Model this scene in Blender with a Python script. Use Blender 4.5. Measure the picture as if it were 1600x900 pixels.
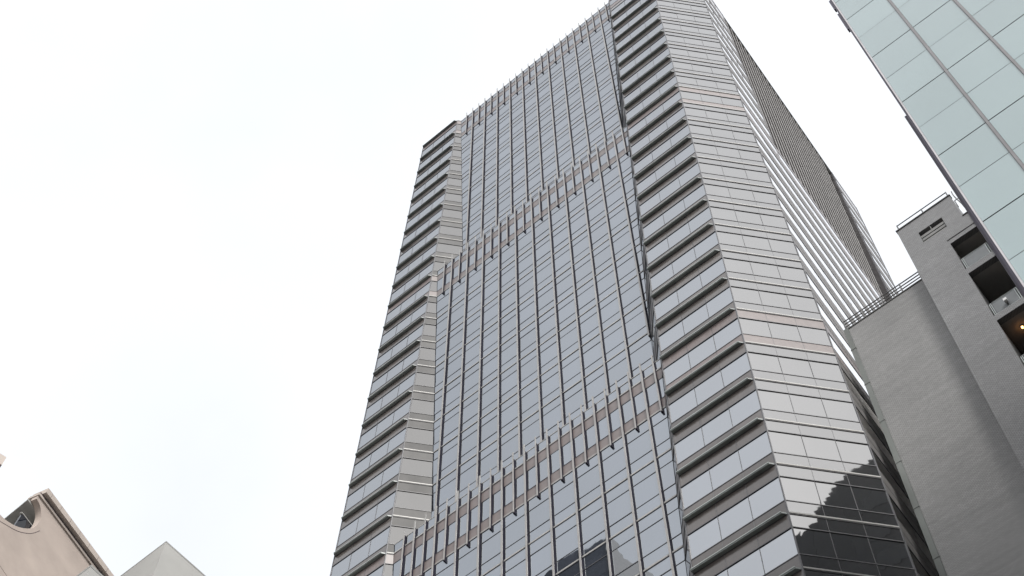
import bpy, bmesh, math, random
from mathutils import Vector, Matrix
random.seed(7)
R = math.radians
scene = bpy.context.scene
col = scene.collection
for o in list(bpy.data.objects):
    bpy.data.objects.remove(o)

# ------------------------------------------------------------------ camera
# world axes: X runs along the tower's front to the right, Y into the block
cam_d = bpy.data.cameras.new('camera')
cam = bpy.data.objects.new('camera', cam_d)
col.objects.link(cam)
cam_d.sensor_width = 36.0
cam_d.lens = 36.0 * 2262.57 / 1600.0
cam_d.clip_start = 0.1
cam_d.clip_end = 5000
_p, _r = R(63.7671), R(2.82327)
fw = Vector((0, math.cos(_p), math.sin(_p)))
up = Vector((0, -math.sin(_p), math.cos(_p)))
rt = Vector((1, 0, 0))
r2 = math.cos(_r) * rt + math.sin(_r) * up
u2 = -math.sin(_r) * rt + math.cos(_r) * up
M = Matrix((r2, u2, -fw)).transposed().to_4x4()
M = Matrix.Rotation(R(42.65471), 4, 'Z') @ M
M.translation = (0, 0, 1.6)
cam.matrix_world = M
scene.camera = cam

# ------------------------------------------------------------------ sky, sun, exposure
SUN_EL, SUN_AZ = R(38), R(322)
w = bpy.data.worlds.new('World')
scene.world = w
w.use_nodes = True
nt = w.node_tree
nt.nodes.clear()
out = nt.nodes.new('ShaderNodeOutputWorld')
bg = nt.nodes.new('ShaderNodeBackground')
sky = nt.nodes.new('ShaderNodeTexSky')
sky.sky_type = 'NISHITA'
sky.sun_disc = False
sky.sun_elevation = SUN_EL
sky.sun_rotation = R(90) - SUN_AZ
sky.air_density = 1.0
sky.dust_density = 4.0
sky.ozone_density = 1.0
hsv = nt.nodes.new('ShaderNodeHueSaturation')
hsv.inputs['Saturation'].default_value = 0.35
flat = nt.nodes.new('ShaderNodeGamma')      # evens the clear sky out towards an overcast one
flat.inputs['Gamma'].default_value = 0.32
nt.links.new(sky.outputs[0], flat.inputs['Color'])
nt.links.new(flat.outputs[0], hsv.inputs['Color'])
nt.links.new(hsv.outputs[0], bg.inputs['Color'])
tcw = nt.nodes.new('ShaderNodeTexCoord')           # faint cloud structure in the overcast
cl = nt.nodes.new('ShaderNodeTexNoise')
cl.inputs['Scale'].default_value = 2.6
cl.inputs['Detail'].default_value = 5
cr = nt.nodes.new('ShaderNodeMapRange')
cr.inputs['From Min'].default_value = 0.3
cr.inputs['From Max'].default_value = 0.7
cr.inputs['To Min'].default_value = 0.111
cr.inputs['To Max'].default_value = 0.131
nt.links.new(tcw.outputs['Generated'], cl.inputs['Vector'])
nt.links.new(cl.outputs[0], cr.inputs['Value'])
nt.links.new(cr.outputs[0], bg.inputs['Strength'])
bg.inputs['Strength'].default_value = 0.12
nt.links.new(bg.outputs[0], out.inputs['Surface'])
sd = bpy.data.lights.new('sun', 'SUN')
sd.energy = 0.5
sd.angle = R(20)
sd.color = (1.0, 0.97, 0.93)
sun = bpy.data.objects.new('sun', sd)
col.objects.link(sun)
sun.location = (60, 60, 160)
sun.rotation_euler = Vector((math.cos(SUN_EL) * math.cos(SUN_AZ), math.cos(SUN_EL) * math.sin(SUN_AZ), math.sin(SUN_EL))).to_track_quat('Z', 'Y').to_euler()
vs = scene.view_settings
vs.view_transform = 'Standard'
vs.look = 'None'
vs.gamma = 1.0
vs.use_curve_mapping = False
vs.exposure = 2.9
scene.render.engine = 'CYCLES'
scene.cycles.max_bounces = 8
scene.cycles.glossy_bounces = 5
scene.cycles.diffuse_bounces = 4

# ------------------------------------------------------------------ materials
def newmat(name):
    m = bpy.data.materials.new(name)
    m.use_nodes = True
    n = m.node_tree
    return m, n, n.nodes['Principled BSDF']

def noise_node(n, scale, detail=4, stretch=(1, 1, 1), rough=0.55):
    tc = n.nodes.new('ShaderNodeTexCoord')
    mp = n.nodes.new('ShaderNodeMapping')
    mp.inputs['Scale'].default_value = stretch
    n.links.new(tc.outputs['Object'], mp.inputs['Vector'])
    nz = n.nodes.new('ShaderNodeTexNoise')
    nz.inputs['Scale'].default_value = scale
    nz.inputs['Detail'].default_value = detail
    nz.inputs['Roughness'].default_value = rough
    n.links.new(mp.outputs[0], nz.inputs['Vector'])
    return nz

def ramp(n, src, a, b, lo=0.3, hi=0.7):
    r = n.nodes.new('ShaderNodeMapRange')
    r.inputs['From Min'].default_value = lo
    r.inputs['From Max'].default_value = hi
    r.inputs['To Min'].default_value = a
    r.inputs['To Max'].default_value = b
    n.links.new(src, r.inputs['Value'])
    return r.outputs[0]

def mul_color(n, c, fac):
    """colour c times a grey factor"""
    mx = n.nodes.new('ShaderNodeMix')
    mx.data_type = 'RGBA'
    mx.blend_type = 'MULTIPLY'
    mx.inputs['Factor'].default_value = 1.0
    if isinstance(c, tuple):
        mx.inputs['A'].default_value = (*c, 1)
    else:
        n.links.new(c, mx.inputs['A'])
    n.links.new(fac, mx.inputs['B'])
    return mx.outputs['Result']

def glass(name, base, ior, rough=0.012, tint=(1, 1, 1), wave=0.0010, vary=0.12, pane=0.16, metal=0.0):
    """coated curtain-wall glass: dark body, strong clear reflection, faint dirt and pane to pane change"""
    m, n, b = newmat(name)
    nz = noise_node(n, 0.5, 5, (1, 1, 0.35))
    f1 = ramp(n, nz.outputs[0], 1 - vary, 1 + vary)
    geo = n.nodes.new('ShaderNodeNewGeometry')
    f2 = ramp(n, geo.outputs['Random Per Island'], 1 - pane, 1 + pane, 0, 1)
    n.links.new(mul_color(n, mul_color(n, base, f1), f2), b.inputs['Base Color'])
    b.inputs['IOR'].default_value = ior
    b.inputs['Metallic'].default_value = metal
    b.inputs['Specular Tint'].default_value = (*tint, 1)
    n.links.new(ramp(n, nz.outputs[0], rough * 0.6, rough * 1.6), b.inputs['Roughness'])
    wv = noise_node(n, 0.45, 2)
    bp = n.nodes.new('ShaderNodeBump')
    bp.inputs['Strength'].default_value = 0.6
    bp.inputs['Distance'].default_value = wave * 10
    n.links.new(wv.outputs[0], bp.inputs['Height'])
    n.links.new(bp.outputs[0], b.inputs['Normal'])
    return m

def matte(name, base, rough=0.6, ior=1.45, scale=1.5, vary=0.15, stretch=(1, 1, 1), metal=0.0, bump=0.0):
    m, n, b = newmat(name)
    nz = noise_node(n, scale, 6, stretch)
    n.links.new(mul_color(n, base, ramp(n, nz.outputs[0], 1 - vary, 1 + vary)), b.inputs['Base Color'])
    b.inputs['Roughness'].default_value = rough
    b.inputs['IOR'].default_value = ior
    b.inputs['Metallic'].default_value = metal
    if bump:
        fine = noise_node(n, 30, 3)
        bp = n.nodes.new('ShaderNodeBump')
        bp.inputs['Strength'].default_value = bump
        bp.inputs['Distance'].default_value = 0.01
        n.links.new(fine.outputs[0], bp.inputs['Height'])
        n.links.new(bp.outputs[0], b.inputs['Normal'])
    return m

def tiles(name, base, bw, bh, mortar, contrast=0.12, streak=0.18):
    """small mosaic tiles on a plane lying in X-Z, with rain streaks and grime"""
    m, n, b = newmat(name)
    tc = n.nodes.new('ShaderNodeTexCoord')
    sx = n.nodes.new('ShaderNodeSeparateXYZ')
    cb = n.nodes.new('ShaderNodeCombineXYZ')
    ad = n.nodes.new('ShaderNodeMath')
    n.links.new(tc.outputs['Object'], sx.inputs[0])
    n.links.new(sx.outputs[0], ad.inputs[0])
    n.links.new(sx.outputs[1], ad.inputs[1])
    n.links.new(ad.outputs[0], cb.inputs[0])
    n.links.new(sx.outputs[2], cb.inputs[1])
    br = n.nodes.new('ShaderNodeTexBrick')
    br.inputs['Scale'].default_value = 1.0
    br.inputs['Brick Width'].default_value = bw
    br.inputs['Row Height'].default_value = bh
    br.inputs['Mortar Size'].default_value = mortar
    br.inputs['Mortar Smooth'].default_value = 0.2
    br.inputs['Color1'].default_value = (*[c * (1 + contrast) for c in base], 1)
    br.inputs['Color2'].default_value = (*[c * (1 - contrast) for c in base], 1)
    br.inputs['Mortar'].default_value = (*[c * 0.55 for c in base], 1)
    n.links.new(cb.outputs[0], br.inputs['Vector'])
    c = br.outputs['Color']
    big = noise_node(n, 0.22, 6, (1, 1, 1.0))
    c = mul_color(n, c, ramp(n, big.outputs[0], 0.86, 1.12))
    st = noise_node(n, 1.0, 6, (0.22, 0.22, 3.2), 0.65)
    c = mul_color(n, c, ramp(n, st.outputs[0], 1 - streak, 1 + streak * 0.6))
    dk = noise_node(n, 0.9, 8, (0.35, 0.35, 1.6), 0.7)
    c = mul_color(n, c, ramp(n, dk.outputs[0], 0.72, 1.0, 0.24, 0.40))
    n.links.new(c, b.inputs['Base Color'])
    b.inputs['Roughness'].default_value = 0.5
    return m

M_ = {}
M_['wing_glass'] = glass('wing glass', (0.026, 0.031, 0.042), 4.2, tint=(0.95, 0.975, 1.0), pane=0.4)
M_['bay_glass'] = glass('bay glass', (0.022, 0.026, 0.036), 3.75, tint=(0.905, 0.95, 1.0), pane=0.4)
M_['chamfer_glass'] = glass('chamfer glass', (0.03, 0.031, 0.031), 3.45, rough=0.014, vary=0.2)
M_['chamfer_spandrel'] = glass('chamfer spandrel glass', (0.034, 0.034, 0.034), 3.15, rough=0.016, vary=0.25)
M_['splay_glass'] = glass('return glass', (0.032, 0.031, 0.030), 2.25)
M_['jamb_glass'] = glass('jamb glass', (0.16, 0.17, 0.185), 2.0)
M_['jamb_panel'] = matte('jamb panel', (0.15, 0.15, 0.155), 0.5, 1.4)
M_['spandrel'] = glass('wing spandrel glass', (0.092, 0.083, 0.079), 1.5, rough=0.16, vary=0.2)
M_['splay_spandrel'] = glass('return spandrel glass', (0.075, 0.073, 0.070), 1.5, rough=0.10, vary=0.2)
M_['flank_glass'] = glass('flank glass', (0.96, 0.96, 0.96), 2.5, metal=0.97, pane=0.03, vary=0.03)
M_['flank_spandrel'] = matte('flank spandrel', (0.175, 0.17, 0.168), 0.55, 1.25, 2.0, 0.1)
M_['ledge_lip'] = matte('ledge lip', (0.30, 0.33, 0.32), 0.4, 1.5, 1.0, 0.1)
M_['pink'] = matte('pink granite', (0.155, 0.130, 0.126), 0.35, 1.5, 3.0, 0.12)
M_['transom'] = matte('dark transom', (0.055, 0.055, 0.062), 0.4, 1.5, 2.0, 0.1)
M_['trim'] = matte('light metal trim', (0.30, 0.295, 0.28), 0.4, 1.6, 2.0, 0.15)
M_['ledge'] = matte('grey metal ledge', (0.19, 0.215, 0.21), 0.35, 1.6, 1.2, 0.15)
M_['cap'] = matte('mullion cap', (0.25, 0.243, 0.235), 0.38, 1.6, 0.8, 0.12)
M_['web'] = matte('mullion web', (0.022, 0.020, 0.030), 0.85, 1.15, 0.8, 0.12)
M_['flank_web'] = matte('flank mullion web', (0.028, 0.026, 0.027), 0.7, 1.2)
M_['core'] = matte('core concrete', (0.08, 0.08, 0.08), 0.8)
M_['roof'] = matte('roof slab', (0.25, 0.25, 0.24), 0.8)

# ------------------------------------------------------------------ mesh helpers
class MB:
    def __init__(self):
        self.v, self.f, self.m, self.mats, self.face_out = [], [], [], [], {}
    def mat(self, name):
        if name not in self.mats:
            self.mats.append(name)
        return self.mats.index(name)
    def poly(self, pts, mat, outward=None):
        i = len(self.v)
        if outward is not None:
            self.face_out[len(self.f)] = outward
        self.v += [tuple(p) for p in pts]
        self.f.append(list(range(i, i + len(pts))))
        self.m.append(self.mat(mat))
    def hexa(self, p, mat, mats=None):
        """p: 8 corners, 0-3 bottom ring, 4-7 top ring"""
        i = len(self.v)
        self.v += [tuple(q) for q in p]
        fs = [(3, 2, 1, 0), (4, 5, 6, 7), (0, 1, 5, 4), (1, 2, 6, 5), (2, 3, 7, 6), (3, 0, 4, 7)]
        for k, f in enumerate(fs):
            self.f.append([i + j for j in f])
            self.m.append(self.mat(mats[k] if mats else mat))
    def box(self, x0, x1, y0, y1, z0, z1, mat):
        self.hexa([(x0, y0, z0), (x1, y0, z0), (x1, y1, z0), (x0, y1, z0),
                   (x0, y0, z1), (x1, y0, z1), (x1, y1, z1), (x0, y1, z1)], mat)
    def prism(self, poly, z0, z1, mat):
        """plan polygon extruded upwards"""
        n = len(poly)
        i = len(self.v)
        self.v += [(x, y, z0) for x, y in poly] + [(x, y, z1) for x, y in poly]
        self.f.append([i + k for k in range(n)][::-1])
        self.f.append([i + n + k for k in range(n)])
        for k in range(n):
            j = (k + 1) % n
            self.f.append([i + k, i + j, i + n + j, i + n + k])
        self.m += [self.mat(mat)] * (n + 2)
    def tube(self, pts, r, mat, seg=6):
        rings = []
        for k, p in enumerate(pts):
            p = Vector(p)
            a = Vector(pts[max(k - 1, 0)])
            b = Vector(pts[min(k + 1, len(pts) - 1)])
            d = (b - a).normalized()
            s = d.orthogonal().normalized()
            t = d.cross(s)
            rings.append([p + r * (math.cos(2 * math.pi * q / seg) * s + math.sin(2 * math.pi * q / seg) * t) for q in range(seg)])
        i = len(self.v)
        for rg in rings:
            self.v += [tuple(x) for x in rg]
        mi = self.mat(mat)
        for k in range(len(rings) - 1):
            for q in range(seg):
                a = i + k * seg
                self.f.append([a + q, a + (q + 1) % seg, a + seg + (q + 1) % seg, a + seg + q])
                self.m.append(mi)
        self.f.append([i + q for q in range(seg)][::-1]); self.m.append(mi)
        e = i + (len(rings) - 1) * seg
        self.f.append([e + q for q in range(seg)]); self.m.append(mi)
    def build(self, name, parent=None, **props):
        me = bpy.data.meshes.new(name)
        me.from_pydata(self.v, [], self.f)
        for k in self.mats:
            me.materials.append(M_[k])
        me.polygons.foreach_set('material_index', self.m)
        bm = bmesh.new()
        bm.from_mesh(me)
        bmesh.ops.recalc_face_normals(bm, faces=bm.faces)
        bm.faces.ensure_lookup_table()
        for k, nv in self.face_out.items():
            bm.faces[k].normal_update()
            if bm.faces[k].normal.dot(nv) < 0:
                bm.faces[k].normal_flip()
        bm.to_mesh(me)
        bm.free()
        o = bpy.data.objects.new(name, me)
        col.objects.link(o)
        if parent is not None:
            o.parent = parent
            o.matrix_parent_inverse = Matrix.Translation(-ROOT_AT[parent.name])
        for k, v in props.items():
            o[k] = v
        return o

ROOT_AT = {}
def thing(name, label, cat, at=(0, 0, 0), group=None):
    o = bpy.data.objects.new(name, None)
    o.empty_display_size = 2
    o.location = at
    col.objects.link(o)
    o['label'] = label
    o['category'] = cat
    if group:
        o['group'] = group
    ROOT_AT[o.name] = Vector(at)
    return o

def reg(o):
    """part meshes are modelled in world coordinates and sit at the origin of their thing's frame"""
    ROOT_AT[o.name] = Vector((0, 0, 0))
    return o

# ------------------------------------------------------------------ ground
g = MB()
g.poly([(-1500, -1500, 0), (1500, -1500, 0), (1500, 1500, 0), (-1500, 1500, 0)], 'asphalt')
M_['asphalt'] = matte('asphalt', (0.06, 0.06, 0.06), 0.85, 1.4, 2.0, 0.2)
gr = g.build('ground')
gr['kind'] = 'structure'

# ------------------------------------------------------------------ the office tower
F = 3.9
Z0 = 73.388
def zk(k):
    return Z0 + F * k

def fr_dir(deg):
    return Vector((math.cos(R(deg)), math.sin(R(deg)), 0))

class Frame:
    """a facade line: a runs along it, d is the depth behind it (negative = in front), z is height"""
    def __init__(self, P, t, o):
        self.P, self.t, self.o = Vector((P[0], P[1], 0)), t, o
    def at(self, a, d, z):
        q = self.P + self.t * a - self.o * d
        return (q.x, q.y, z)
    def xy(self, a, d):
        q = self.P + self.t * a - self.o * d
        return (q.x, q.y)
    def box(self, mb, a0, a1, d0, d1, z0, z1, mat, mats=None):
        mb.hexa([self.at(a0, d0, z0), self.at(a1, d0, z0), self.at(a1, d1, z0), self.at(a0, d1, z0),
                 self.at(a0, d0, z1), self.at(a1, d0, z1), self.at(a1, d1, z1), self.at(a0, d1, z1)], mat, mats)
    def quad(self, mb, a0, a1, z0, z1, d, mat):
        mb.poly([self.at(a0, d, z0), self.at(a1, d, z0), self.at(a1, d, z1), self.at(a0, d, z1)], mat, self.o)

C = Vector((-15.228, 34.920, 0)); A = Vector((-20.400, 34.920, 0))
B = Vector((-41.495, 34.920, 0)); D = Vector((-46.539, 34.920, 0)); Q = Vector((-11.951, 38.634, 0))
CH = Vector((0.6618, 0.7497, 0)).normalized()
CHM = Vector((-CH.x, CH.y, 0))
SD = fr_dir(93.45)                       # the right flank runs back along this
SO = Vector((SD.y, -SD.x, 0))            # its outward side
K0, K1 = -9, 20                          # storeys modelled in detail

tower = thing('office_tower', 'tall grey glass office tower with banded floors, ribbed central bay and chamfered corner', 'office tower', (-30, 55, 0))
WIN_BUDGET = [100]
spare_windows = MB()

def facet(P0, P1, out, k_hi, k_lo, ncol, glassm, spanm, win_lo, win_hi, pink=(0, 10, 20), name='facade_wing', stuff=False, proud=1.0):
    """one banded stretch of facade: spandrels, joints and seams in the part, each storey's window strip below it"""
    P0, P1 = Vector(P0), Vector(P1)
    L = (P1 - P0).length
    fr = Frame(P0, (P1 - P0).normalized(), out)
    mb = MB()
    strips = []
    cw = L / ncol
    for k in range(k_hi, k_lo - 1, -1):
        zt, za, zb, zc = zk(k), zk(k - 0.25), zk(k - 0.74), zk(k - 1)
        lo_m = 'pink' if k in pink else spanm
        up_m = 'pink' if k in pink else spanm
        for i in range(ncol):
            a0, a1 = i * cw + 0.012, (i + 1) * cw - 0.012
            fr.quad(mb, a0, a1, za, zt - 0.02, 0.0, lo_m)
            fr.quad(mb, a0, a1, zc + 0.02, zb, 0.0, up_m)
        # joints: two thin transoms at the window and one at the floor line
        fr.box(mb, 0.0, L, -0.022 * proud, 0.10, za - 0.026, za + 0.026, 'transom')
        fr.box(mb, 0.0, L, -0.022 * proud, 0.10, zb - 0.026, zb + 0.026, 'transom')
        fr.box(mb, 0.0, L, -0.028 * proud, 0.10, zt - 0.04, zt + 0.02, 'transom')
        for i in range(1, ncol):
            fr.box(mb, i * cw - 0.011, i * cw + 0.011, -0.006, 0.05, za + 0.04, zt - 0.05, 'transom')
            fr.box(mb, i * cw - 0.011, i * cw + 0.011, -0.006, 0.05, zc + 0.04, zb - 0.04, 'transom')
        s = MB()
        use = s if (win_lo <= k <= win_hi and WIN_BUDGET[0] > 0 and not stuff) else spare_windows
        for i in range(ncol):
            a0, a1 = i * cw + 0.014, (i + 1) * cw - 0.014
            j = [random.uniform(0.015, 0.021) for _ in range(3)]
            use.poly([fr.at(a0, j[0], zb + 0.02), fr.at(a1, j[1], zb + 0.02), fr.at(a1, j[1] + j[2] - 0.018, za - 0.02), fr.at(a0, j[0] + j[2] - 0.018, za - 0.02)], glassm, fr.o)
        if use is s:
            for i in range(1, ncol):
                fr.box(s, i * cw - 0.011, i * cw + 0.011, -0.004, 0.05, zb + 0.02, za - 0.02, 'transom')
            WIN_BUDGET[0] -= 1
            strips.append(s)
    # corner posts
    fr.box(mb, -0.02, 0.03, -0.03, 0.12, zk(k_lo - 1), zk(k_hi), 'transom')
    fr.box(mb, L - 0.03, L + 0.02, -0.03, 0.12, zk(k_lo - 1), zk(k_hi), 'transom')
    o = reg(mb.build(name, tower))
    for s in strips:
        s.build('window_strip', o)
    return o, fr, L

def ledges(o, fr, L, k_hi, k_lo, endA, endB, depth=0.215):
    """one projecting ledge per storey, its ends cut along the neighbouring faces (endA/endB: shift of the front corner per metre)"""
    for k in range(k_hi, k_lo - 1, -1):
        mb = MB()
        z = zk(k)
        a0, a1 = 0.03 + endA * depth, L - 0.03 + endB * depth
        mb.prism([fr.xy(0.03, 0.02), fr.xy(L - 0.03, 0.02), fr.xy(a1, -depth), fr.xy(a0, -depth)], z + 0.0, z + 0.10, 'ledge')
        mb.prism([fr.xy(a0, -depth), fr.xy(a1, -depth), fr.xy(a1, -depth - 0.03), fr.xy(a0, -depth - 0.03)], z + 0.062, z + 0.125, 'ledge_lip')
        mb.build('ledge', o)

OUT = Vector((0, -1, 0))
OCH = Vector((CH.y, -CH.x, 0))           # chamfer faces right and out
OCHM = Vector((-CH.y, -CH.x, 0))
# near wing (between the bay and the chamfered corner)
wr, fwr, Lw = facet(A, C, OUT, K1, K0, 3, 'wing_glass', 'spandrel', -7, 17)
ledges(wr, fwr, Lw, 18, -8, 0.0, -0.88)
# far wing at the tower's left edge
wl, fwl, Ll = facet(D, B, OUT, K1, K0, 3, 'wing_glass', 'spandrel', -1, 20)
ledges(wl, fwl, Ll, 20, -2, 0.5, -0.88)
# chamfered corner
wc, fwc, Lc = facet(C, Q, OCH, K1, K0, 3, 'chamfer_glass', 'chamfer_spandrel', -7, 17, name='chamfered_corner')
# returns of the recessed bay
ws, fws, Ls = facet(B, B + CH * 3.3, OCH, K1, K0, 1, 'splay_glass', 'splay_spandrel', -1, 19, name='splayed_return')
wt, fwt, Lt = facet(A + CHM * 3.3, A, OCHM, K1, K0, 1, 'jamb_glass', 'jamb_panel', 99, 99, name='splayed_return')
for o, fr, L, kl in ((ws, fws, Ls, -1), (wc, fwc, Lc, -7)):
    for k in range(19, kl - 1, -1):
        mb = MB()
        fr.box(mb, 0.03, L - 0.03, -0.05, 0.03, zk(k) + 0.022, zk(k) + 0.12, 'trim')
        mb.build('floor_trim', o)

# right flank: near wing, tiered bay above a flat lower part, far wing
S = lambda a: Q + SD * a
f1, ff1, Lf1 = facet(S(0), S(5.2), SO, K1, 11, 3, 'flank_glass', 'flank_spandrel', 14, 20, name='facade_wing', pink=(10, 20), proud=0.3)
f2, ff2, Lf2 = facet(S(0), S(32.5), SO, 10, K0, 14, 'flank_glass', 'flank_spandrel', 99, 99, name='flank_wall', proud=0.3)
f3, ff3, Lf3 = facet(S(27.3), S(32.5), SO, K1, 11, 3, 'flank_glass', 'flank_spandrel', 99, 99, name='facade_wing', pink=(10, 20), proud=0.3)
n1 = SO
r1, fr1, Lr1 = facet(S(5.2), S(5.2) + (SD - SO) * 1.9, (SD + SO).normalized(), K1, 10, 1, 'wing_glass', 'spandrel', 99, 99, name='splayed_return')

def curtain(fr, W, ktop, kbot, first, ncols, edge=0.88, d0=0.34, dk=0.169, kb_pad=0.22, fin_d=0.125, all_long=False, glassm='bay_glass', webm='web'):
    """a tier of the bay: its glass leans out towards the top; edges follow the splayed returns"""
    dep = lambda k: d0 + dk * (ktop - k)
    e = lambda k: edge * dep(k)
    P = lambda a, d, k: fr.at(a, dep(k) + d, zk(k))
    def cell(mb, a0, a1, k0, k1, d, mat):
        lo0, hi0, lo1, hi1 = e(k0), W - e(k0), e(k1), W - e(k1)
        b0, b1 = max(a0, lo0), min(a1, hi0)
        c0, c1 = max(a0, lo1), min(a1, hi1)
        if b1 - b0 < 0.01 and c1 - c0 < 0.01:
            return
        if b1 < b0: b1 = b0 = (lo0 if a0 < W / 2 else hi0)
        if c1 < c0: c1 = c0
        j = [d + random.uniform(-0.004, 0.004) for _ in range(3)]
        mb.poly([P(b0, j[0], k0), P(b1, j[1], k0), P(c1, j[1] + j[2] - d, k1), P(c0, j[0] + j[2] - d, k1)], mat, fr.o)
    def bar(mb, k, h0, h1, out, mat, inn=0.06):
        q0, q1 = k + h0 / F, k + h1 / F
        lo, hi = e(k) + 0.01, W - e(k) - 0.01
        mb.hexa([P(lo, -out, q0), P(hi, -out, q0), P(hi, inn, q0), P(lo, inn, q0),
                 P(lo, -out, q1), P(hi, -out, q1), P(hi, inn, q1), P(lo, inn, q1)], mat)
    mains = [first + 0.872 + 1.744 * i for i in range(ncols - 1)]
    halves = [first + 1.744 * i for i in range(ncols)]
    cuts = [-1] + mains + [W + 1]
    mb = MB()
    k = ktop
    # parapet above the tier
    for a0, a1 in zip(cuts[:-1], cuts[1:]):
        cell(mb, a0 + 0.01, a1 - 0.01, ktop + 0.02, ktop + 0.24, 0.0, glassm)
    bar(mb, ktop + 0.24, -0.01, 0.05, 0.02, 'trim', 0.5)
    while k > kbot + kb_pad:
        top = k == ktop
        cc = sorted(set(cuts + (halves if top else [])))
        for hi, lo, mt in ((0, 0.25, 'pink' if top else glassm), (0.25, 0.74, glassm), (0.74, 1.0, 'pink' if top else glassm)):
            k1, k0 = k - hi, max(k - lo, kbot + kb_pad - 0.05)
            if k1 <= k0: continue
            for a0, a1 in zip(cc[:-1], cc[1:]):
                cell(mb, a0 + 0.012, a1 - 0.012, k0 + 0.006, k1 - 0.006, 0.0, mt)
        for q, h0, h1, out, mt in ((k, -0.03, 0.01, 0.03, 'transom'), (k, 0.012, 0.11, 0.03, 'trim'), (k - 0.25, -0.022, 0.022, 0.02, 'transom'), (k - 0.74, -0.022, 0.022, 0.02, 'transom')):
            if q > kbot + kb_pad:
                bar(mb, q, h0, h1, out, mt)
        k -= 1
    # sill slab closing the top of the tier below this one's foot
    o = reg(mb.build('curtain_wall', tower))
    kt = ktop + 0.42
    def fin(a, ka, kb, name, wid=0.055, dep_=fin_d):
        m = MB()
        # dark web against the glass, light cap in front
        kw = min(ka, ktop + 0.25)
        m.hexa([P(a - 0.050, -dep_, kb), P(a + 0.050, -dep_, kb), P(a + 0.050, 0.02, kb), P(a - 0.050, 0.02, kb),
                P(a - 0.050, -dep_, kw), P(a + 0.050, -dep_, kw), P(a + 0.050, 0.02, kw), P(a - 0.050, 0.02, kw)], webm)
        m.hexa([P(a - wid, -dep_ - 0.04, kb), P(a + wid, -dep_ - 0.04, kb), P(a + wid, -dep_, kb), P(a - wid, -dep_, kb),
                P(a - wid, -dep_ - 0.04, ka), P(a + wid, -dep_ - 0.04, ka), P(a + wid, -dep_, ka), P(a - wid, -dep_, ka)], 'cap')
        if name == 'short_mullion':
            fb = kb - 0.025
            m.hexa([P(a - 0.05, -dep_ - 0.02, fb), P(a + 0.05, -dep_ - 0.02, fb), P(a + 0.05, -dep_ + 0.11, fb), P(a - 0.05, -dep_ + 0.11, fb),
                    P(a - 0.05, -dep_ - 0.02, kb - 0.002), P(a + 0.05, -dep_ - 0.02, kb - 0.002), P(a + 0.05, -dep_ + 0.11, kb - 0.002), P(a - 0.05, -dep_ + 0.11, kb - 0.002)], 'web')
        m.build(name, o)
    for a in mains:
        ea = min(a, W - a) - 0.06
        kb = max(kbot + 0.34, ktop - (ea / edge - d0) / dk)
        fin(a, kt, kb, 'mullion')
    for a in halves:
        if all_long:
            ea = min(a, W - a) - 0.06
            fin(a, kt, max(kbot + 0.34, ktop - (max(ea, 0.6) / edge - d0) / dk), 'mullion')
        else:
            fin(a, kt, ktop - 1.08, 'short_mullion', 0.045)
    return o

frB = Frame(A, Vector((-1, 0, 0)), OUT)
WB = (A - B).length
curtain(frB, WB, 19.75, 10, 0.70, 12)
curtain(frB, WB, 10, 0, 0.70, 12)
curtain(frB, WB, 0, -10, 0.70, 12)
frS = Frame(S(5.2), SD, SO)
curtain(frS, 22.1, 19.75, 10, 0.90, 12, edge=0.03, dk=0.03, fin_d=0.2, all_long=True, kb_pad=0.0, glassm='flank_glass', webm='flank_web')

# shelves that close each tier's top, roof and inner core
sh = MB()
for kt in (10, 0):
    sh = MB()
    sh.prism([frB.xy(0.4, 0.45), frB.xy(WB - 0.4, 0.45), frB.xy(WB - 2.6, 3.0), frB.xy(2.6, 3.0)], zk(kt + 0.225), zk(kt + 0.235), 'roof')
    if kt == 10: sh.build('tier_shelf', tower)
sh.build('tier_shelf', tower)
sh = MB()
sh.prism([S(0.2).xy[:] if False else (S(0.2).x, S(0.2).y), (S(32.3).x, S(32.3).y), (S(32.3).x - 4, S(32.3).y), (S(0.2).x - 4, S(0.2).y)], zk(9.98), zk(10.0), 'roof')
sh.build('tier_shelf', tower)
rf = MB()
bk = S(32.5)
plan = [(D.x, D.y + 0.02), (B.x, B.y + 0.02), (B.x + 0.4, B.y + 0.5), (A.x - 0.4, A.y + 0.5), (A.x, A.y + 0.02), (C.x, C.y + 0.02), (Q.x - 0.02, Q.y), (bk.x - 0.02, bk.y), (bk.x - 4, bk.y + 4), (D.x - 3, bk.y + 4), (D.x - 6, D.y + 8)]
rf.prism(plan, zk(20) + 0.02, zk(20) + 0.25, 'roof')
rf.build('roof', tower)
ins = 3.2
core = MB()
core.prism([(D.x + 0.5, D.y + ins), (A.x, A.y + ins), (C.x - 1.5, C.y + ins), (Q.x - 2.6, Q.y + 2), (bk.x - 3.2, bk.y - 1), (D.x - 1, bk.y)], 0, zk(20), 'core')
# plain storeys below the detailed ones, down to the street
core.prism([(D.x, D.y + 0.05), (C.x, C.y + 0.05), (Q.x - 0.05, Q.y), (bk.x - 0.05, bk.y), (D.x - 3, bk.y), (D.x - 3, D.y + 6)], 0, zk(K0 - 1) - 0.01, 'core')
# side walls behind the wings so the returns are closed
core.prism([(D.x - 0.01, D.y + 0.2), (D.x + 0.15, D.y + 0.2), (D.x - 2.8, D.y + 6), (D.x - 3, D.y + 6)], zk(K0 - 1), zk(20), 'core')
fl_ = Frame(S(0), SD, SO)
fl_.box(core, 27.28, 27.6, 0.03, 3.5, zk(10), zk(20), 'flank_web')
fl_.box(core, 4.9, 5.18, 0.03, 3.5, zk(10), zk(20), 'flank_web')
core.build('core_wall', tower)
spare_windows.build('far_window', tower, kind='stuff')

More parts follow.
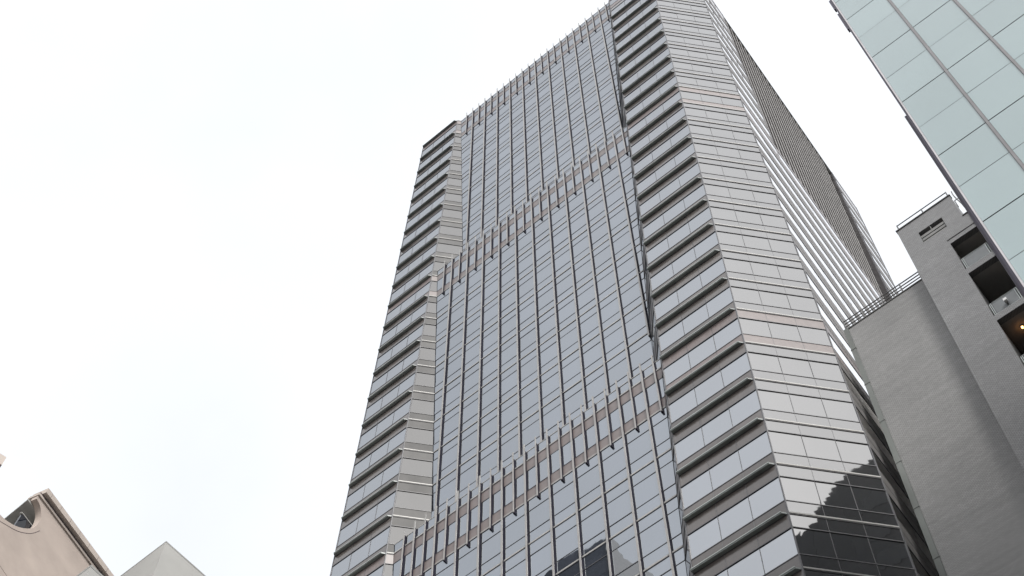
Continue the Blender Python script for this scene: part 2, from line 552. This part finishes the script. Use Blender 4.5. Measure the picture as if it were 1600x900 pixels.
# ------------------------------------------------------------------ tile-clad building right of the tower
M_['wall_tile'] = tiles('grey wall tiles', (0.20, 0.199, 0.195), 0.20, 0.10, 0.012, 0.10, 0.15)
M_['stair_tile'] = tiles('grey mosaic tiles', (0.185, 0.186, 0.188), 0.19, 0.095, 0.016, 0.14, 0.12)
M_['render'] = matte('smooth render', (0.36, 0.35, 0.33), 0.8, 1.4, 0.8, 0.1)
M_['strip'] = matte('green grey strip', (0.135, 0.145, 0.138), 0.7, 1.4, 0.8, 0.2, (1, 1, 0.3))
M_['coping'] = matte('dark coping', (0.055, 0.055, 0.055), 0.6)
M_['rail'] = matte('painted rail', (0.10, 0.10, 0.10), 0.5)
M_['railpale'] = matte('pale rail', (0.33, 0.36, 0.36), 0.45)
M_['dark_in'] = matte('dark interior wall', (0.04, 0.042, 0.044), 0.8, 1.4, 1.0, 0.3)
M_['mesh_panel'] = matte('railing infill', (0.11, 0.12, 0.125), 0.45, 1.5, 1.5, 0.15)
M_['louvre'] = matte('louvre blades', (0.16, 0.16, 0.155), 0.6)
M_['white'] = matte('white housing', (0.7, 0.7, 0.7), 0.5)
NW, NT = 39.6, 38.8
tb = thing('tiled_building', 'grey tile-clad block with blank wall, rooftop railings and stair tower, right of the glass tower', 'building', (-6, 46, 0))
wb = MB()
wb.box(-11.05, -5.9, NW, NW + 0.6, 0, 72.82, 'wall_tile')
wb.box(-11.05, -5.9, NW + 0.602, NW + 14, 0, 72.4, 'render')
wall = reg(wb.build('blank_wall', tb))
pl = MB(); pl.box(-11.05, -6.2, 43.9, 53.6, 72.402, 79.6, 'render'); pl.build('unseen_sky_blocker', tb)  # unseen rooftop block, added to keep bright sky out of the flank's reflections
cp = MB(); cp.box(-11.12, -6.0, NW - 0.04, NW + 0.3, 72.824, 72.92, 'coping'); cp.build('coping', wall)
cs = MB()
cs.box(-11.34, -11.052, NW - 0.05, NW + 0.35, 0, 72.95, 'strip')
z = 4
while z < 72:
    cs.box(-11.36, -11.03, NW - 0.07, NW + 0.36, z, z + 0.05, 'strip'); z += 3.7
cs.build('corner_strip', wall)

def railing(name, parent, x0, x1, y, zb, zt, nrail, npost, mat, r=0.022, end=None):
    m = MB()
    for i in range(nrail):
        zz = zb + (zt - zb) * (i + 1) / nrail
        m.tube([(x0, y, zz), (x1, y, zz)], r, mat)
    for i in range(npost):
        xx = x0 + (x1 - x0) * i / (npost - 1)
        m.box(xx - r, xx + r, y - r, y + r, zb, zt + r, mat)
    return m.build(name, parent)
railing('roof_railing', wall, -11.2, -6.25, NW + 0.02, 72.92, 73.85, 3, 5, 'rail', 0.036)
railing('roof_railing', wall, -9.6, -6.25, NW + 1.2, 72.4, 74.5, 3, 4, 'rail', 0.022)

def wall_with_holes(mb, x0, x1, z0, z1, y, th, holes, mat):
    """front wall slab of thickness th with rectangular openings; holes sorted, (hx0,hx1,hz0,hz1)"""
    xs = sorted({x0, x1, *[h[0] for h in holes], *[h[1] for h in holes]})
    zs = sorted({z0, z1, *[h[2] for h in holes], *[h[3] for h in holes]})
    for i in range(len(xs) - 1):
        for j in range(len(zs) - 1):
            cx, cz = (xs[i] + xs[i + 1]) / 2, (zs[j] + zs[j + 1]) / 2
            if any(h[0] < cx < h[1] and h[2] < cz < h[3] for h in holes):
                continue
            a, b, c, d = xs[i], xs[i + 1], zs[j], zs[j + 1]
            mb.poly([(a, y, c), (b, y, c), (b, y, d), (a, y, d)], mat)
    for a, b, c, d in holes:
        mb.poly([(a, y, c), (a, y + th, c), (a, y + th, d), (a, y, d)], mat)
        mb.poly([(b, y, c), (b, y + th, c), (b, y + th, d), (b, y, d)], mat)
        mb.poly([(a, y, c), (b, y, c), (b, y + th, c), (a, y + th, c)], mat)
        mb.poly([(a, y, d), (b, y, d), (b, y + th, d), (a, y + th, d)], mat)
    for xx in (x0, x1):
        mb.poly([(xx, y, z0), (xx, y + 6, z0), (xx, y + 6, z1), (xx, y, z1)], mat)

st = MB()
floors = [(69.75, 72.92), (64.47, 69.22), (59.2, 63.98), (53.9, 58.7), (48.6, 53.4), (43.3, 48.1)]
holes = [(-3.94, -2.22, a, b) for a, b in floors]
lv = (-5.12, -3.62, 74.16, 76.02)
wall_with_holes(st, -6.14, -2.22, 0, 74.72, NT, 0.35, holes, 'stair_tile')
wall_with_holes(st, -6.14, -2.62, 74.72, 77.62, NT, 0.35, [(lv[0], lv[1], 74.722, 76.02)], 'stair_tile')
st.poly([(-6.14, NT, 77.62), (-2.62, NT, 77.62), (-2.62, NT + 6, 77.62), (-6.14, NT + 6, 77.62)], 'render')
st.poly([(-2.62, NT, 74.72), (-2.22, NT, 74.72), (-2.22, NT + 6, 74.72), (-2.62, NT + 6, 74.72)], 'render')
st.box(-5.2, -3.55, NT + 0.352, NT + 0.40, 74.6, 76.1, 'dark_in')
stair = reg(st.build('stair_tower', tb))
cp = MB()
cp.box(-6.18, -2.58, NT - 0.05, NT + 0.25, 77.624, 77.72, 'coping')
cp.build('coping', stair)
cp = MB()
cp.box(-2.618, -2.2, NT - 0.05, NT + 0.25, 74.724, 74.80, 'coping')
cp.build('coping', stair)
# band of smooth render under the roof and the flashing line over the top opening
bd = MB()
bd.box(-4.0, -2.218, NT - 0.03, NT - 0.002, 73.33, 73.40, 'coping')
bd.build('drip_moulding', stair)
lo = MB()
for i in range(4):
    zz = 74.3 + i * 0.36
    lo.hexa([(lv[0] + 0.02, NT + 0.06, zz), (lv[1] - 0.02, NT + 0.06, zz), (lv[1] - 0.02, NT + 0.22, zz + 0.16), (lv[0] + 0.02, NT + 0.22, zz + 0.16),
             (lv[0] + 0.02, NT + 0.06, zz + 0.26), (lv[1] - 0.02, NT + 0.06, zz + 0.26), (lv[1] - 0.02, NT + 0.22, zz + 0.30), (lv[0] + 0.02, NT + 0.22, zz + 0.30)], 'louvre')
lo.box(-4.42, -4.38, NT + 0.04, NT + 0.1, 75.3, 76.0, 'louvre')
lo.build('louvre_window', stair)
railing('roof_railing', stair, -6.0, -2.72, NT + 0.15, 77.72, 78.5, 1, 3, 'rail', 0.034)
rr = MB()
rr.tube([(-5.98, NT + 0.15, 77.9), (-2.72, NT + 0.15, 77.95)], 0.03, 'rail')
rr.tube([(-2.6, NT + 0.9, 78.5), (-1.6, NT + 0.9, 78.5)], 0.03, 'rail')
rr.tube([(-2.6, NT + 0.9, 78.5), (-2.6, NT + 0.9, 77.6)], 0.03, 'rail')
rr.build('roof_railing', stair)
cb = MB()
cb.tube([(-2.44, NT + 0.3, 78.5), (-2.46, NT + 0.25, 78.0), (-2.43, NT + 0.1, 77.3), (-2.36, NT, 76.5), (-2.30, NT - 0.05, 75.9), (-2.26, NT - 0.06, 75.0), (-2.26, NT - 0.06, 66)], 0.035, 'rail')
cb.build('cable', stair)
for i, (a, b) in enumerate(floors):
    bm_ = MB()
    x0, x1 = -3.94, -2.22
    bm_.box(x0 - 0.1, x1 + 0.1, NT + 0.35, NT + 2.6, b + 0.002, b + 0.30, 'render')      # ceiling slab
    bm_.box(x0 - 0.1, x1 + 0.1, NT + 0.35, NT + 2.6, a - 0.25, a - 0.002, 'render')
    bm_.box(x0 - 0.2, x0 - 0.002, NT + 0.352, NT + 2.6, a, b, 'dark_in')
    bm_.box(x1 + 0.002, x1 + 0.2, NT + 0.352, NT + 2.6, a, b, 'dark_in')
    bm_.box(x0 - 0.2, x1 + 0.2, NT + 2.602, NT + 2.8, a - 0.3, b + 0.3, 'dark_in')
    bal = reg(bm_.build('balcony', stair if False else tb))
    r_ = MB()
    xr = x1 - 0.14
    r_.tube([(x0 + 0.08, NT + 0.05, a + 1.15), (xr, NT + 0.05, a + 1.15)], 0.03, 'railpale')
    r_.tube([(x0 + 0.08, NT + 0.05, a + 0.07), (xr, NT + 0.05, a + 0.07)], 0.025, 'railpale')
    for xx in (x0 + 0.08, x0 + 0.16, xr - 0.10, xr):
        r_.box(xx - 0.02, xx + 0.02, NT + 0.03, NT + 0.07, a, a + 1.15, 'railpale')
    r_.box(x0 + 0.20, xr - 0.13, NT + 0.045, NT + 0.06, a + 0.12, a + 1.1, 'mesh_panel')
    r_.build('railing', bal)
fl = MB()
fl.box(-3.16, -2.98, NT - 0.22, NT - 0.02, 64.78, 64.98, 'white')
fl.box(-3.10, -3.04, NT - 0.06, NT + 0.06, 64.70, 64.80, 'rail')
fl.build('floodlight', tb)
lm, n_, b_ = newmat('lamp glow')
b_.inputs['Base Color'].default_value = (1, 0.6, 0.3, 1)
b_.inputs['Emission Color'].default_value = (1.0, 0.42, 0.12, 1)
b_.inputs['Emission Strength'].default_value = 1.3
M_['lamp'] = lm
lp = MB()
cx, cy, cz = -3.17, NT + 1.0, 63.9
ring = [(cx + 0.05 * math.cos(t * math.pi / 5), cy + 0.05 * math.sin(t * math.pi / 5)) for t in range(10)]
lp.prism(ring, cz - 0.12, cz - 0.03, 'lamp')
lp.prism([(cx + (x - cx) * 1.3, cy + (y - cy) * 1.3) for x, y in ring], cz - 0.028, cz + 0.07, 'white')
lp.build('ceiling_lamp', tb)

# ------------------------------------------------------------------ pale glass building at the upper right
M_['pale_glass'] = glass('pale green glass panels', (0.21, 0.275, 0.283), 1.8, rough=0.03, vary=0.04, wave=0.0008, pane=0.035)
M_['joint_metal'] = matte('brushed joint metal', (0.13, 0.125, 0.128), 0.4, 1.6)
M_['joint_dark'] = matte('dark joint seal', (0.025, 0.03, 0.03), 0.6)
M_['edge_metal'] = matte('bright edge trim', (0.36, 0.345, 0.36), 0.3, 1.8)
M_['edge_dark'] = matte('dark purple edge frame', (0.03, 0.022, 0.045), 0.5)
gb = thing('glass_panel_building', 'pale green glass-panelled facade with grey vertical joints at the upper right', 'building', (6, 22, 0))
NG, GX0, GX1 = 15.0, -0.75, 14.9
body = MB()
body.box(GX0 + 0.006, GX1, NG + 0.14, NG + 12, 0, 70, 'core')
bd = reg(body.build('building_body', gb))
mods = []
x = GX0
while x < GX1 - 0.5:
    mods.append((x, x + 1.305)); x += 1.305
rows = []
z = 44.27 + 3.775 * 6
while z > 4:
    rows.append((z - 1.875, z, 'dark')); rows.append((z - 3.775, z - 1.875, 'thin')); z -= 3.775
pn = MB()
for (a, b) in mods:
    for (c, d, kd) in rows:
        top = 0.022 if kd == 'dark' else 0.011
        bot = 0.011 if kd == 'dark' else 0.022
        ya, yb = random.uniform(-.0015, .0015), random.uniform(-.0015, .0015)
        a = a - 0.033 if a == GX0 else a
        pn.poly([(a + 0.04, NG + ya, c + bot), (b - 0.04, NG + yb, c + bot), (b - 0.04, NG + yb * .5, d - top), (a + 0.04, NG - ya, d - top)], 'pale_glass', Vector((0, -1, 0)))
pn.build('glass_panels', gb)
jt = MB()
for (c, d, kd) in rows:
    h = 0.02 if kd == 'dark' else 0.010
    jt.box(GX0 + 0.005, GX1, NG + 0.012, NG + 0.05, d - h - 0.004, d + h + 0.004, 'joint_dark' if kd == 'dark' else 'joint_metal')
jt.build('panel_joints', gb)
for (a, b) in mods[1:]:
    m = MB(); m.box(a - 0.033, a + 0.033, NG - 0.03, NG + 0.06, 3, 67, 'joint_metal'); m.build('vertical_joint', gb)
ed = MB()
ed.box(GX0 - 0.035, GX0 + 0.004, NG - 0.04, NG + 0.12, 0, 69, 'edge_metal')
ed.box(GX0 - 0.085, GX0 - 0.037, NG - 0.01, NG + 0.13, 0, 69, 'edge_dark')
ed.box(GX0 - 0.15, GX0 - 0.05, NG + 0.132, NG + 0.3, 0, 36.2, 'edge_dark')
ed.build('corner_trim', gb)
for z0_, z1_ in ((45.75, 46.7), (43.55, 45.2)):
    m = MB(); m.box(GX0 - 0.135, GX0 - 0.087, NG + 0.0, NG + 0.12, z0_, z1_, 'edge_dark'); m.build('bracket', gb)

# ------------------------------------------------------------------ sandstone building at the lower left
M_['sand'] = matte('sandstone render', (0.40, 0.342, 0.306), 0.8, 1.4, 0.35, 0.12, (1, 1, 1.6), bump=0.15)
M_['sand_light'] = matte('pale sandstone trim', (0.44, 0.39, 0.352), 0.75, 1.4, 0.5, 0.1)
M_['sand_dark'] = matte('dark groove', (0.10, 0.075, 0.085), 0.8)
M_['soffit'] = matte('grey balcony soffit', (0.30, 0.30, 0.29), 0.8)
M_['win_dark'] = glass('dark window', (0.01, 0.012, 0.018), 1.5)
SC = 2.5
TA = fr_dir(61.4 + 42.6547)              # facade runs away from the viewer along this
TO = Vector((TA.y, -TA.x, 0))            # faces right
def rot(v): 
    c, s = math.cos(R(42.6547)), math.sin(R(42.6547))
    return Vector((v[0] * c - v[1] * s, v[0] * s + v[1] * c, 0))
TP = rot((-11.4363, 21.1000)) * SC
TZ = lambda z: 1.6 + (z - 1.6) * SC
tf = Frame(TP, TA, TO)
sb = thing('sandstone_building', 'tan sandstone-coloured building with curved notch below its moulded roof edge, lower left', 'building', (TP.x - 3, TP.y + 3, 0))
curve = [(-0.77, 29.63), (-0.6, 29.66), (-0.45, 29.72), (-0.26, 29.82), (-0.06, 29.98), (0.12, 30.18), (0.24, 30.38), (0.29, 30.6), (0.27, 30.83), (0.2, 30.99), (0.08, 31.12), (-0.1, 31.165)]
# smooth the curve
def smooth(pts, n=2):
    for _ in range(n):
        q = [pts[0]]
        for a, b in zip(pts[:-1], pts[1:]):
            q += [(a[0] * .75 + b[0] * .25, a[1] * .75 + b[1] * .25), (a[0] * .25 + b[0] * .75, a[1] * .25 + b[1] * .75)]
        pts = q + [pts[-1]]
    return pts
curve = smooth(curve)
poly = [(-3.0, 29.35), (-1.4, 29.52)] + curve + [(-0.1, 31.30), (8.0, 31.30), (8.0, 10), (-3.0, 10)]
TH = 0.45
wmb = MB()
def tpt(a, z, d): return tf.at(a * SC, d, TZ(z))
front = [tpt(a, z, 0) for a, z in poly]
back = [tpt(a, z, TH) for a, z in poly]
wmb.poly(front, 'sand'); wmb.poly(back[::-1], 'sand')
for i in range(len(poly)):
    j = (i + 1) % len(poly)
    wmb.poly([front[i], front[j], back[j], back[i]], 'sand')
swall = reg(wmb.build('notched_wall', sb))
# raised rim line following the notch
gv = MB()
rim = smooth([(-0.9, 29.40), (-0.68, 29.47), (-0.49, 29.57), (-0.14, 29.75), (0.16, 30.03), (0.3, 30.23), (0.42, 30.48)], 2)
gv.tube([tpt(a, z, 0.0) for a, z in rim], 0.018, 'sand_dark', 5)
gv.tube([tpt(-0.09, 28.47, 0), tpt(0.5, 28.40, 0)], 0.012, 'sand_dark', 5)
gv.build('rim_groove', swall)
cn = MB()
tf.box(cn, -0.12 * SC, 8 * SC, -0.10, 0.8, TZ(31.30) + 0.002, TZ(31.37), 'sand_light')
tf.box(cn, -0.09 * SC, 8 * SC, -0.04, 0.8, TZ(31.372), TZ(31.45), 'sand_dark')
tf.box(cn, -0.03 * SC, 8 * SC, -0.34, 0.8, TZ(31.452), TZ(31.64), 'sand_light')
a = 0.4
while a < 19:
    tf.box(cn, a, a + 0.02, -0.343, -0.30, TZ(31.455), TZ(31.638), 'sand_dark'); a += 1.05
cn.build('cornice', sb)
# recess behind the notch: roof slab, back wall, dark window
rc = MB()
LF = Vector((-1, 0, 0))
def q2(a, d, z): return tf.at(a * SC, d, TZ(z))
rc.hexa([q2(-0.19, TH, 31.10), q2(2.6, TH, 31.10), q2(2.6, 14, 31.10), q2(1.25, 14, 31.10), q2(-0.19, TH, 31.16), q2(2.6, TH, 31.16), q2(2.6, 14, 31.16), q2(1.25, 14, 31.16)], 'soffit')
rc.hexa([q2(0.55, TH, 27), q2(0.75, TH, 27), q2(0.45, 7, 27), q2(0.25, 7, 27), q2(0.55, TH, 30.93), q2(0.75, TH, 30.93), q2(0.45, 7, 30.93), q2(0.25, 7, 30.93)], 'soffit')
rc.hexa([q2(-3, 2.6, 10), q2(1.6, 2.6, 10), q2(1.6, 8, 10), q2(-3, 8, 10), q2(-3, 2.6, 29.0), q2(1.6, 2.6, 29.0), q2(1.6, 8, 29.0), q2(-3, 8, 29.0)], 'soffit')
rec = reg(rc.build('roof_terrace', sb))
wd = MB()
wd.hexa([q2(-0.16, .55, 29.6), q2(0.5, .55, 29.6), q2(0.5, .7, 29.6), q2(-0.16, .7, 29.6), q2(-0.10, .55, 30.65), q2(0.5, .55, 30.65), q2(0.5, .7, 30.65), q2(-0.10, .7, 30.65)], 'win_dark')
wd.hexa([q2(-0.14, .53, 30.653), q2(0.5, .53, 30.653), q2(0.5, .7, 30.653), q2(-0.14, .7, 30.653), q2(-0.14, .53, 30.68), q2(0.5, .53, 30.68), q2(0.5, .7, 30.68), q2(-0.14, .7, 30.68)], 'soffit')
wd.build('window', rec)
# body behind
bdm = MB()
bdm.hexa([q2(1.7, TH, 0.96), q2(8, TH, 0.96), q2(8, 12, 0.96), q2(1.7, 12, 0.96), q2(1.7, TH, 31.2), q2(8, TH, 31.2), q2(8, 12, 31.2), q2(1.7, 12, 31.2)], 'sand')
bdm.hexa([q2(-3, TH + 0.01, 0.96), q2(1.69, TH + 0.01, 0.96), q2(1.69, 12, 0.96), q2(-3, 12, 0.96), q2(-3, TH + 0.01, 28.2), q2(1.69, TH + 0.01, 28.2), q2(1.69, 12, 28.2), q2(-3, 12, 28.2)], 'sand')
bdm.hexa([q2(-3, 0.0, 0.96), q2(8, 0.0, 0.96), q2(8, TH, 0.96), q2(-3, TH, 0.96), q2(-3, 0.0, 9.99), q2(8, 0.0, 9.99), q2(8, TH, 9.99), q2(-3, TH, 9.99)], 'sand')
bdm.build('building_body', sb)

# second sandstone block: only the end of its cornice shows at the left edge
K = 3.0
cP = rot((-8.33, 13.66)) * K
cZ = 1.6 + (21.96 - 1.6) * K
c_t = fr_dir(35 + 42.6547 + 180)         # its cornice runs back towards the viewer
c_o = Vector((-c_t.y, c_t.x, 0))
cf = Frame(cP, c_t, c_o)
sc2 = thing('corniced_building', 'tan building showing only its stepped cornice corner at the far left edge', 'building', (cP.x - 4, cP.y - 4, 0))
m = MB()
cf.box(m, 0.9, 24, 0.9, 14, 0, cZ - 2.4, 'sand')
m.build('building_body', sc2)
m = MB()
cf.box(m, 0.0, 24, 0.0, 10, cZ - 0.72, cZ, 'sand_light')
cf.box(m, 0.05, 24, 0.05, 10, cZ - 1.0, cZ - 0.722, 'sand_dark')
cf.box(m, 0.14, 24, 0.14, 10, cZ - 1.8, cZ - 1.002, 'sand_light')
cf.box(m, 0.4, 24, 0.4, 10, cZ - 2.4, cZ - 1.802, 'sand_dark')
m.build('cornice', sc2)

# ------------------------------------------------------------------ two flat-roofed blocks with overhanging slabs
M_['slab'] = matte('pale grey concrete', (0.335, 0.335, 0.325), 0.8, 1.4, 0.25, 0.10)
M_['slab_dark'] = matte('stained concrete', (0.26, 0.262, 0.255), 0.8, 1.4, 0.5, 0.12)
def plain_block(name, label, corner_old, z, k, size, az_left, az_fwd):
    c = rot(corner_old) * k
    zz = 1.6 + (z - 1.6) * k
    l, f = fr_dir(az_left + 42.6547), fr_dir(az_fwd + 42.6547)
    t = thing(name, label, 'building', (c + l * size / 2 + f * size / 2)[:2] + (0,))
    def quad(i0, i1):
        return [tuple((c + l * a + f * b)[:2]) for a, b in ((i0, i0), (i1, i0), (i1, i1), (i0, i1))]
    m = MB(); m.prism(quad(0, size), 0, zz - 0.1, 'slab'); m.build('building_wall', t)
    m = MB(); m.prism(quad(-0.008, size + 0.008), zz - 0.098, zz, 'slab_dark'); m.build('roof_coping', t)
plain_block('flat_roofed_building', 'pale grey plain concrete building corner between the tan building and the tower', (-10.59, 28.07), 39.14, 1.6, 16, 137.0, 47.5)
plain_block('flat_roofed_building', 'small pale grey concrete corner right in front of the tan wall at the bottom edge', (-8.18, 18.25), 25.10, 1.6, 4, 138.0, 50.3)

# ------------------------------------------------------------------ towers across the street, seen mirrored in the glass
M_['dark_clad'] = matte('dark cladding', (0.035, 0.037, 0.042), 0.5, 1.45, 0.6, 0.2)
M_['dark_glass'] = glass('dark tower glass', (0.02, 0.022, 0.026), 1.5)
def dark_tower(name, label, boxes):
    bx = boxes[0]
    t = thing(name, label, 'office tower', ((bx[0] + bx[1]) / 2, (bx[2] + bx[3]) / 2, 0))
    m = MB()
    for b in boxes:
        m.box(*b, 'dark_clad')
    wl_ = reg(m.build('tower_wall', t))
    x0, x1, y0, y1, z0, z1 = boxes[0]
    for face in range(2):
        m = MB()
        z = 6
        while z < z1 - 4:
            if face == 0:
                m.box(x0 - 0.03, x0 - 0.005, y0 + 0.6, y1 - 0.6, z, z + 1.9, 'dark_glass')
            else:
                m.box(x0 + 0.6, x1 - 0.6, y1 + 0.005, y1 + 0.03, z, z + 1.9, 'dark_glass')
            z += 3.6
        m.build('window_band', t)
dark_tower('dark_tower', 'dark stepped tower across the street, mirrored in the low end of the chamfered corner',
           [(20, 34, 30.0, 41, 0, 105.8), (20.02, 34, 29.0, 29.99, 0, 105.3), (20.0, 34, 28.3, 28.99, 0, 104.6), (20.02, 34, 27.6, 28.29, 0, 103.9), (20.0, 34, 26.8, 27.59, 0, 103.1), (20.02, 34, 26.0, 26.79, 0, 101.4), (20.0, 34, 23.0, 25.99, 0, 100.5), (20.3, 30, 24.3, 25.0, 100.51, 101.3)])
dark_tower('dark_tower', 'dark slab tower behind the viewer, its roof corner mirrored low in the ribbed bay',
           [(-84, -57.5, -42, -15, 0, 134.0), (-84, -60.2, -41, -16.5, 134.01, 136.2)])
